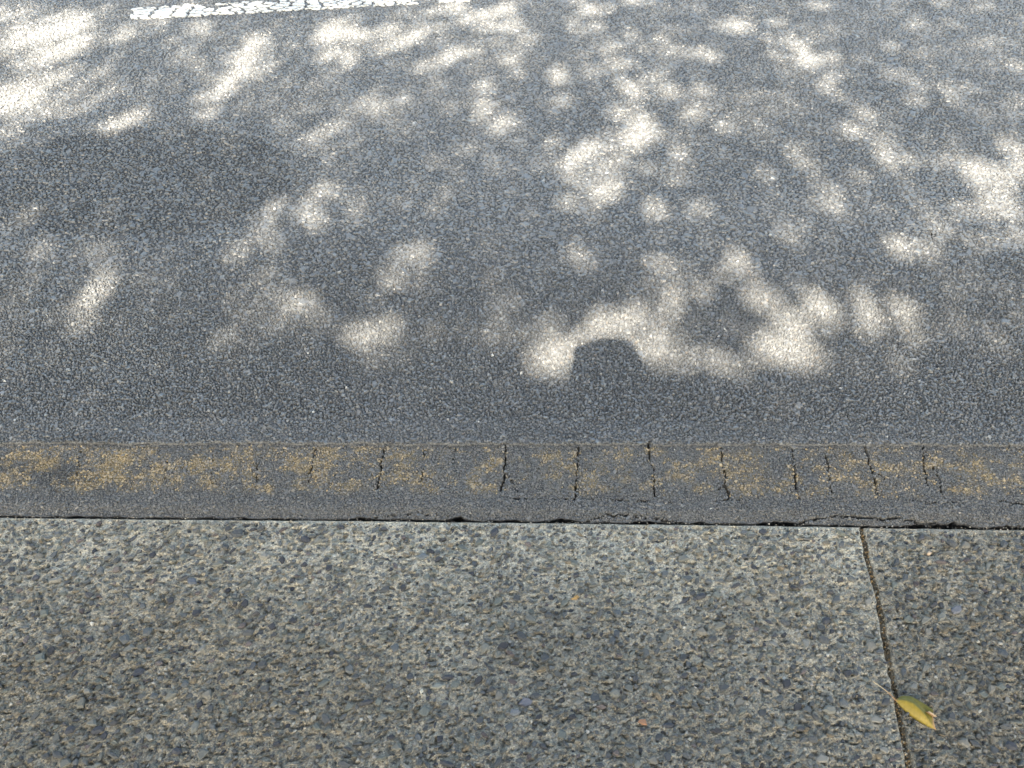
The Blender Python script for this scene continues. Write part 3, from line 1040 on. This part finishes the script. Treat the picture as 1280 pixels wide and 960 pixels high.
# ------------------------------------------------------------------ street tree behind the camera: its crown dapples the road
# where the crown is thin, as read off the patches of sun on the road: photo px centre, half axes, tilt (deg, up to the right), openness
GAPS = [
    # top left
    (60, 50, 75, 32, 12, .42), (28, 125, 58, 32, 15, .5), (20, 122, 50, 18, 18, 1), (62, 42, 62, 13, 14, 1),
    (18, 19, 26, 7, 8, .75), (60, 40, 60, 11, 14, .9), (95, 25, 20, 9, 10, .75), (75, 62, 40, 9, 16, 1), (100, 55, 25, 9, 18, .9), (15, 60, 18, 6, 15, .8), (55, 80, 18, 7, 15, .75), (108, 60, 14, 7, 20, .8),
    (127, 16, 12, 4, 10, .5), (20, 120, 45, 15, 20, 1.0), (5, 135, 20, 12, 10, 1.0), (45, 105, 22, 8, 18, .8), (85, 92, 25, 6, 20, .6), (95, 117, 15, 5, 30, .6), (112, 131, 10, 6, 40, .8), (40, 145, 45, 8, 8, .65), (15, 165, 25, 8, 15, .5), (58, 173, 14, 6, 15, .35),
    (150, 157, 28, 10, 24, .85), (185, 140, 18, 8, 20, .4), (138, 89, 8, 6, 0, .5), (155, 45, 20, 8, 25, .6), (250, 38, 18, 8, 5, .45), (210, 60, 8, 7, 0, .45), (235, 75, 28, 12, 0, .32), (220, 110, 14, 8, 0, .3),
    (319, 55, 17, 10, 20, 1), (305, 80, 16, 17, 50, 1), (287, 105, 22, 12, 45, .95), (262, 135, 18, 14, 40, .7), (335, 82, 8, 14, -20, .5), (325, 97, 8, 8, 0, .35), (366, 63, 8, 10, 0, .45),
    # top middle
    (420, 43, 25, 14, 5, 1), (450, 46, 17, 9, 0, 1), (405, 50, 10, 8, 0, .9), (440, 24, 22, 5, 10, .5), (425, 75, 26, 14, 0, .5), (400, 110, 12, 10, 0, .55), (485, 40, 22, 9, 30, .65), (515, 50, 30, 9, 22, .85), (533, 41, 12, 8, 10, .8), (480, 65, 18, 7, 10, .6),
    (570, 70, 28, 6, 14, .95), (530, 85, 15, 7, 20, .4), (565, 10, 22, 8, 10, .8), (535, 18, 18, 6, 10, .4), (595, 22, 28, 8, 15, .9), (630, 12, 20, 8, 10, .9), (610, 35, 18, 7, 10, .7), (638, 35, 16, 8, 0, .8), (615, 53, 13, 6, 0, .7), (558, 48, 12, 5, 20, .6), (636, 75, 12, 7, 5, .75),
    (470, 135, 16, 16, -40, .55), (490, 155, 25, 12, -15, .3), (440, 145, 20, 8, 10, .32), (400, 170, 24, 7, 25, .45), (440, 183, 12, 7, 30, .3), (605, 113, 15, 10, 0, .5), (610, 135, 12, 8, 0, .5), (633, 153, 20, 10, 15, .85), (588, 188, 10, 9, 0, .3), (550, 203, 12, 6, 0, .3), (625, 208, 14, 8, 30, .3),
    (415, 240, 14, 10, 0, .6), (380, 260, 14, 9, 10, .7), (445, 257, 12, 9, 40, .45), (410, 278, 12, 8, 20, .3), (340, 262, 18, 10, 30, .5), (325, 293, 13, 7, 10, .85), (302, 316, 11, 10, 0, .85), (347, 305, 12, 9, 0, .65), (335, 340, 18, 10, 20, .35), (355, 370, 16, 8, -20, .75), (378, 375, 12, 8, 0, .75), (393, 390, 9, 10, -40, .85), (345, 404, 12, 8, 10, .85), (403, 412, 9, 14, 0, .55), (390, 432, 13, 8, 0, .5), (355, 427, 10, 6, 0, .65), (320, 390, 25, 10, 30, .3), (278, 425, 18, 9, 30, .35),
    (517, 316, 16, 8, 15, .8), (532, 328, 8, 10, 0, .7), (490, 345, 17, 8, 0, .75), (505, 352, 16, 7, 0, .55), (500, 330, 8, 8, 0, .6),
    (450, 415, 16, 9, 0, .75), (482, 410, 12, 11, 20, .85), (495, 416, 10, 12, 0, .7), (463, 428, 20, 8, 0, .85), (478, 445, 14, 8, 0, .8), (513, 443, 11, 7, 0, .5), (540, 420, 16, 10, 10, .25), (540, 295, 0.1, 0.1, 0, 0), (625, 380, 12, 14, 0, .3), (622, 420, 8, 18, 0, .45),
    # left
    (138, 335, 9, 12, 0, .85), (130, 355, 12, 14, 50, .95), (113, 378, 14, 12, 50, .95), (100, 405, 12, 12, 40, .7), (112, 412, 8, 8, 0, .5), (62, 440, 12, 12, 0, .25), (118, 305, 16, 10, 40, .4), (100, 340, 8, 16, 0, .3), (58, 310, 10, 16, -20, .38), (53, 332, 5, 5, 0, .4), (26, 365, 10, 14, -30, .55), (8, 385, 14, 6, 10, .6), (4, 420, 8, 8, 0, .5), (30, 275, 22, 9, 30, .35), (145, 265, 10, 6, 10, .25), (35, 220, 12, 7, 10, .3), (65, 485, 10, 10, 0, .2),
    # right top
    (722, 3, 10, 4, 0, .6), (743, 13, 16, 6, 5, .8), (718, 25, 13, 8, 0, .65), (735, 38, 20, 6, 5, .45), (800, 3, 26, 5, 0, .5), (830, 10, 10, 8, 0, .5), (815, 25, 12, 8, 0, .3), (642, 28, 10, 10, 0, .8), (660, 50, 14, 7, 12, .75), (700, 94, 12, 11, 0, 1), (765, 60, 20, 7, 15, .8), (722, 72, 18, 6, 10, .35), (803, 60, 10, 7, 0, .4), (840, 65, 18, 7, 0, .35), (875, 68, 14, 6, 0, .8), (890, 73, 10, 5, 0, .7), (780, 80, 16, 7, -5, .7), (735, 92, 14, 6, 0, .4), (815, 103, 16, 14, 0, .5), (780, 105, 14, 7, -50, .75), (793, 120, 18, 9, -50, .95), (805, 131, 8, 5, -40, .7), (771, 141, 11, 7, 0, .8), (745, 119, 10, 7, 0, .4), (690, 128, 25, 7, 0, .25), (662, 92, 14, 7, 0, .4), (845, 120, 14, 6, 0, .35),
    (920, 33, 18, 9, 0, .85), (930, 15, 10, 6, 0, .5), (900, 37, 20, 5, 0, .4), (970, 30, 14, 6, 0, .65), (965, 52, 14, 5, 10, .5), (995, 56, 14, 8, -30, .75), (1010, 74, 18, 11, -20, .85), (985, 85, 18, 7, 0, .45), (970, 72, 12, 7, 0, .6), (1033, 103, 14, 11, 20, .7), (1052, 125, 14, 7, 0, .3), (1035, 70, 14, 10, 0, .3), (1115, 93, 20, 7, -10, .45), (1140, 105, 14, 8, -20, .35), (1180, 113, 12, 6, -20, .75), (1205, 117, 14, 6, -10, .5), (1143, 125, 9, 7, 0, .45), (1190, 128, 8, 5, 0, .4), (1145, 32, 14, 5, 0, .3), (1190, 33, 14, 4, 0, .3), (1020, 8, 18, 4, 0, .4), (1262, 50, 14, 8, 0, .35), (1270, 85, 12, 8, 0, .4), (1262, 138, 14, 8, 0, .5),
    (878, 116, 12, 7, 0, .7), (868, 143, 9, 11, -20, .75), (878, 150, 8, 8, -30, .6), (892, 136, 11, 6, 0, .75), (900, 160, 15, 7, -15, .85), (852, 163, 9, 6, 0, .5), (868, 174, 10, 5, 0, .4), (890, 195, 9, 8, 0, .35),
    (803, 152, 17, 9, 15, 1), (795, 165, 22, 10, 10, 1), (815, 168, 12, 10, 30, .9), (797, 183, 14, 8, 0, .8), (755, 178, 24, 9, 25, .9), (730, 192, 24, 9, 20, .95), (715, 205, 18, 10, 10, .75), (705, 218, 14, 8, -20, .6), (725, 225, 14, 9, -40, .7), (763, 208, 18, 9, 10, .85), (775, 200, 12, 7, 0, .7), (757, 235, 22, 9, 10, .98), (752, 248, 14, 8, 0, .98), (770, 228, 14, 7, 0, .8), (690, 180, 9, 10, 0, .55), (672, 207, 10, 5, 0, .4), (815, 212, 16, 9, 10, .5), (843, 200, 14, 12, 0, .45), (840, 222, 12, 8, 0, .35),
    # right middle
    (1078, 143, 11, 6, -10, .8), (1063, 165, 12, 10, -30, .5), (1098, 172, 22, 9, -20, .7), (1105, 192, 10, 14, 20, .85), (1112, 210, 14, 10, 0, .55), (1130, 200, 20, 8, 0, .4), (995, 190, 14, 14, -40, .7), (1008, 205, 8, 8, 0, .5), (995, 160, 16, 5, 0, .35), (965, 137, 8, 9, 0, .6), (1065, 225, 14, 7, 0, .4), (1180, 200, 14, 7, 0, .4), (1205, 178, 12, 6, 0, .3), (960, 165, 10, 6, 0, .2), (1215, 215, 16, 16, 0, .95), (1250, 220, 20, 14, 0, 1), (1262, 185, 18, 14, 0, .7), (1275, 205, 12, 22, 0, .85), (1245, 245, 22, 12, 0, .85), (1230, 262, 25, 9, 0, .75), (1205, 262, 16, 9, 0, .75), (1265, 265, 16, 10, 0, .6), (1250, 297, 16, 7, 0, .85), (1275, 295, 12, 9, 0, .9), (1190, 297, 12, 6, 0, .65), (1220, 305, 14, 8, 0, .55), (1150, 265, 14, 8, 0, .3), (1170, 283, 25, 6, 0, .4),
    (1033, 245, 13, 9, 0, .7), (1045, 260, 10, 6, 0, .5), (1095, 265, 12, 8, 0, .4), (1120, 308, 16, 11, -15, .95), (1160, 312, 10, 14, 30, .85), (1168, 322, 8, 8, 0, .7), (1140, 302, 10, 6, 0, .6), (985, 295, 18, 10, 0, .25), (1208, 340, 12, 16, 0, .3), (965, 260, 10, 9, 0, .2),
    (715, 255, 10, 12, 0, .6), (712, 285, 9, 7, 0, .4), (745, 265, 14, 9, 20, .35), (820, 260, 14, 12, 0, .5), (840, 272, 14, 8, 0, .4), (870, 260, 13, 12, 0, .45), (912, 275, 10, 8, 0, .3), (760, 305, 8, 12, 0, .25), (720, 318, 14, 12, 20, .3), (885, 300, 14, 8, 0, .3),
    # band behind the head's shadow
    (917, 325, 11, 14, -35, .95), (930, 335, 9, 7, 0, .7), (897, 342, 7, 7, 0, .6), (860, 333, 10, 8, 0, .65), (880, 362, 11, 9, 0, .65), (820, 328, 14, 8, -20, .45), (840, 350, 10, 12, -30, .55), (842, 370, 9, 14, 10, .7), (838, 388, 8, 12, 0, .65), (948, 372, 14, 12, -20, 1), (970, 380, 10, 9, 0, .8), (985, 405, 20, 16, 0, 1), (968, 425, 24, 12, 0, 1), (985, 440, 24, 14, 0, .95), (1000, 420, 16, 12, 0, .9), (955, 440, 14, 12, 0, .8), (1020, 450, 14, 14, 0, .65), (1025, 383, 22, 12, -25, .95), (1038, 398, 12, 10, 0, .75), (1005, 365, 9, 6, 0, .6), (1075, 372, 12, 9, 0, .65), (1082, 392, 12, 12, 0, .8), (1080, 412, 12, 9, 0, .6), (1100, 405, 12, 9, 0, .5), (1138, 385, 16, 11, 0, .6), (1128, 405, 14, 10, 0, .5), (1140, 425, 10, 8, 0, .35), (1075, 457, 15, 7, 0, .85), (1130, 450, 14, 10, 0, .35), (1190, 405, 14, 10, 0, .35), (1235, 425, 16, 12, 0, .45), (1275, 400, 10, 10, 0, .6), (1250, 445, 10, 10, 0, .3), (1215, 395, 10, 8, 0, .25),
    (690, 440, 22, 14, 15, .9), (725, 425, 22, 10, 20, .9), (700, 455, 14, 10, 0, .8), (770, 405, 40, 10, 5, .95), (830, 430, 30, 12, 0, .7),
    (650, 412, 8, 12, 0, .6), (655, 435, 9, 14, 0, .65), (668, 455, 14, 10, 0, .8), (690, 448, 18, 9, 20, .75), (715, 432, 18, 10, 25, .65), (690, 400, 12, 9, 20, .5), (682, 415, 8, 8, 0, .5), (740, 415, 22, 8, 12, .75), (775, 413, 24, 9, 5, .85), (805, 408, 22, 9, 0, .75), (760, 395, 18, 7, 0, .4), (795, 390, 18, 8, 10, .5), (835, 425, 22, 10, 0, .6), (860, 412, 12, 9, 0, .5), (800, 430, 20, 10, 0, .65), (840, 448, 30, 8, 0, .5), (890, 450, 22, 7, -10, .75), (915, 458, 20, 7, -5, .65), (865, 455, 22, 7, 0, .5), (935, 455, 8, 8, 0, .4), (745, 440, 50, 14, 0, .7),
]
pr = random.Random(4)
for _ in range(95):                             # pinholes between leaves: each throws a small round image of the sun
    cx, cy = pr.uniform(0, 1280), pr.uniform(0, 440) ** 1.0
    if 20 < cx < 330 and 165 < cy < 300:
        continue
    q = 1 - .55 * cy / 440
    GAPS.append((cx, cy, pr.uniform(6, 13), pr.uniform(4, 8), 0, pr.uniform(.2, .55) * q))


def openness(px, py):
    f = np.zeros(px.shape)
    for cx, cy, rx, ry, tilt, v in GAPS:
        m = (np.abs(px - cx) < 1.6 * max(rx, ry)) & (np.abs(py - cy) < 1.6 * max(rx, ry))
        if not m.any():
            continue
        t = math.radians(tilt)
        dx, dy = px[m] - cx, py[m] - cy
        a = (dx * math.cos(t) - dy * math.sin(t)) / rx
        b = (dx * math.sin(t) + dy * math.cos(t)) / ry
        r = np.sqrt(a * a + b * b) / .97
        f[m] = np.maximum(f[m], v * (1 - sstep(.55, 1.5, r) ** .8))
    return f


def crown_leaves():
    """Leaves along the sun's rays at 6.5 to 9.5 m from the road, thinned where the sun gets through."""
    tr = np.random.default_rng(21)
    out = []
    side = np.cross(SUN, [0, 0, 1]); side /= np.linalg.norm(side)
    upv = np.cross(side, SUN)
    for (x0, x1, y0, y1, count, ln, wd) in ((-2.6, 2.6, .15, 3.9, 460000, .022, .013), (-5, 5, -2.0, 6.5, 80000, .10, .062)):
        qx, qy = tr.uniform(x0, x1, count), tr.uniform(y0, y1, count)
        t = tr.uniform(6.5, 9.5, count)
        px, py = to_px(qx, qy)
        inside = (px > -60) & (px < 1340) & (py > -40) & (py < 1000) & (qy > .2)
        fine = ln < .05
        if fine:
            f = openness(px, py)
            leak = (0.03 + 0.10 * sstep(.42, .75, fbm(qx * 5, qy * 4, 101, 3))) * (1 - .75 * sstep(0, 330, py)) * (py < 460) * (1 - .9 * blob(qx, qy, 165, 230, .6, .4))
            T = np.clip(np.maximum(f, leak), 0.002, 1)
            lam = np.where(f > .93, 0, -np.log(T))
            lam_max = np.where(py > 470, 6.5, 5.0)
            area = 2 * ln * wd * .78 * 1.08          # rhombus area seen from the sun
            have = count * area / ((x1 - x0) * (y1 - y0) * SUN[2])
            keep = tr.uniform(0, 1, count) < np.minimum(lam, lam_max) / have
            keep &= inside
        else:
            g = fbm(qx * 2.2, qy * 2.2, 102, 3)
            keep = tr.uniform(0, 1, count) < np.where(qy < 1.25, .9, 1 - sstep(.45, .62, g))
            # stay out of the rays that reach the road in view
            e1x, e1y = to_px(qx, qy + .13); e2x, e2y = to_px(qx, np.maximum(qy - .16, .2)); e3x, _ = to_px(qx - .12, qy); e4x, _ = to_px(qx + .12, qy)
            hit = (e4x > -60) & (e3x < 1340) & (e2y > -40) & (e1y < 560)
            keep &= ~hit
        qx, qy, t = qx[keep], qy[keep], t[keep]
        n = len(qx)
        P = np.stack([qx, qy, qx * 0], -1) + t[:, None] * SUN
        # blades face roughly towards the light
        nrm = SUN + tr.normal(0, .55, (n, 3))
        nrm /= np.linalg.norm(nrm, axis=1, keepdims=True)
        rnd = tr.normal(0, 1, (n, 3))
        u = np.cross(nrm, rnd); u /= np.linalg.norm(u, axis=1, keepdims=True)
        v = np.cross(nrm, u)
        s = np.exp(tr.normal(0, .2, (n, 1)))
        V = np.stack([P - u * ln * s, P - v * wd * s - nrm * .002, P + u * ln * s, P + v * wd * s - nrm * .002], 1).reshape(-1, 3)
        col = np.array([.055, .09, .022]) * np.exp(tr.normal(0, .3, (n, 1))) * np.array([1, 1, 1])
        out.append((V, np.repeat(col, 4, 0)))
        print('leaves', n)
    V = np.concatenate([o[0] for o in out]); T = np.concatenate([o[1] for o in out])
    F = np.arange(len(V)).reshape(-1, 4)
    return V, F, T


M_crown = mat_tint('green_leaves', .5, .4, 40, .8, 1.2)
LV, LF, LT = crown_leaves()
tree = bpy.data.objects.new('street_tree', None)
C.objects.link(tree)
TB = np.array([-2.6, -5.2, -.05])
tree.location = TB
tree['label'] = 'leafy street tree behind the footpath whose crown dapples the road'
tree['category'] = 'tree'
link('crown', mesh_from('crown', LV - TB, [LF], LT), M_crown, tree, kind='stuff')


def tube(path, radii, ring=8):
    path = np.array(path, float)
    V, F = [], []
    for i in range(len(path)):
        d = path[min(i + 1, len(path) - 1)] - path[max(i - 1, 0)]
        d /= np.linalg.norm(d)
        a = np.cross(d, [0.3, .9, .2]); a /= np.linalg.norm(a)
        b = np.cross(d, a)
        for k in range(ring):
            w = 2 * math.pi * k / ring
            V.append(path[i] + radii[i] * (math.cos(w) * a + math.sin(w) * b))
    for i in range(len(path) - 1):
        for k in range(ring):
            F.append((i * ring + k, i * ring + (k + 1) % ring, (i + 1) * ring + (k + 1) % ring, (i + 1) * ring + k))
    return np.array(V), np.array(F)


tv, tf = tube([(0, 0, 0), (.03, .02, .4), (.05, .0, 1.4), (.0, .08, 2.4), (.1, .12, 3.6), (.3, .1, 5.2)], [.26, .2, .17, .15, .13, .10], 14)
link('trunk', mesh_from('trunk', tv, [tf], None, True), M_bark, tree)
# limbs kept to the heart of the crown, over rays that fall on the shaded footpath
for tgt in ((-3.0, -6.0, 7.0), (-3.9, -4.6, 6.6), (-1.5, -6.0, 7.2), (-.8, -6.1, 6.7), (.6, -6.2, 6.9), (2.2, -6.4, 7.0)):
    p1 = np.array([.1, .12, 3.2]); p2 = np.array(tgt) - TB
    m = (p1 + p2) / 2 + np.array([0, 0, .35])
    bv, bf = tube([p1, m, p2], [.09, .06, .02], 8)
    link('limb', mesh_from('limb', bv, [bf], None, True), M_bark, tree)

# ------------------------------------------------------------------ the person taking the picture: only the shadow of the head shows
def person():
    J = {}
    chain = []

    def add(name, p, r, par=None):
        J[name] = (len(J), p, r)
        if par:
            chain.append((J[par][0], J[name][0]))
    hx, hy = .02, -.22
    add('pelvis', (hx, hy - .06, .94), .145)
    add('waist', (hx, hy - .06, 1.08), .125, 'pelvis')
    add('chest', (hx, hy - .06, 1.26), .145, 'waist')
    add('neck0', (hx, hy - .04, 1.40), .075, 'chest')
    add('neck1', (hx, hy - .01, 1.47), .058, 'neck0')
    add('jaw', (hx, hy + .02, 1.54), .080, 'neck1')
    add('skull', (hx, hy + .015, 1.615), .125, 'jaw')
    add('crown', (hx, hy + .0, 1.685), .062, 'skull')
    add('top', (hx, hy - .005, 1.75), .022, 'crown')
    add('nose', (hx, hy + .115, 1.565), .016, 'jaw')
    for s, n in ((-1, 'l'), (1, 'r')):
        add('sh' + n, (hx + s * .17, hy - .06, 1.36), .062, 'chest')
        add('el' + n, (hx + s * .23, hy - .02, 1.12), .045, 'sh' + n)
        add('wr' + n, (hx + s * .09, hy + .10, 1.34), .030, 'el' + n)
        add('pa' + n, (hx + s * .065, hy + .125, 1.385), .030, 'wr' + n)
        add('th' + n, (hx + s * .04, hy + .14, 1.395), .010, 'pa' + n)
        for f in range(4):
            add('f%d%s' % (f, n), (hx + s * (.07 - .006 * f), hy + .130 - .012 * f, 1.415 + .003 * f), .0085, 'pa' + n)
            add('g%d%s' % (f, n), (hx + s * (.055 - .006 * f), hy + .135 - .012 * f, 1.432 - .002 * f), .0075, 'f%d%s' % (f, n))
        add('hip' + n, (hx + s * .10, hy - .06, .88), .095, 'pelvis')
        add('kn' + n, (hx + s * .11, hy - .04, .49), .062, 'hip' + n)
        add('an' + n, (hx + s * .11, hy - .07, .09), .040, 'kn' + n)
        add('he' + n, (hx + s * .115, hy - .09, .04), .038, 'an' + n)
        add('to' + n, (hx + s * .13, hy + .10, .032), .034, 'an' + n)
    me = bpy.data.meshes.new('person')
    me.from_pydata([(v[1][0], v[1][1], v[1][2] * .93) for v in J.values()], chain, [])
    o = link('person', me, M_cloth)
    o.modifiers.new('skin', 'SKIN')
    lay = me.skin_vertices[0].data if me.skin_vertices else None
    if lay:
        for i, v in enumerate(J.values()):
            lay[i].radius = (v[2], v[2])
        lay[0].use_root = True
    o.modifiers.new('sub', 'SUBSURF').render_levels = 2
    hv, hf = [], []
    nu, nv = 24, 14
    for i in range(nv + 1):
        a = math.pi * i / nv
        for k in range(nu):
            b = 2 * math.pi * k / nu
            w = 1 + .03 * math.sin(5 * b + 3 * a)
            hv.append((hx + .100 * w * math.sin(a) * math.cos(b), hy + .112 * w * math.sin(a) * math.sin(b) - .012, 1.528 + .108 * math.cos(a) * (1 if math.cos(a) > 0 else .8)))
    for i in range(nv):
        for k in range(nu):
            hf.append((i * nu + k, (i + 1) * nu + k, (i + 1) * nu + (k + 1) % nu, i * nu + (k + 1) % nu))
    link('hair', mesh_from('hair', hv, [hf], None, True), M_bark, o)
    o['label'] = 'person in dark clothing standing on the footpath with arms raised in front'
    o['category'] = 'person'


person()
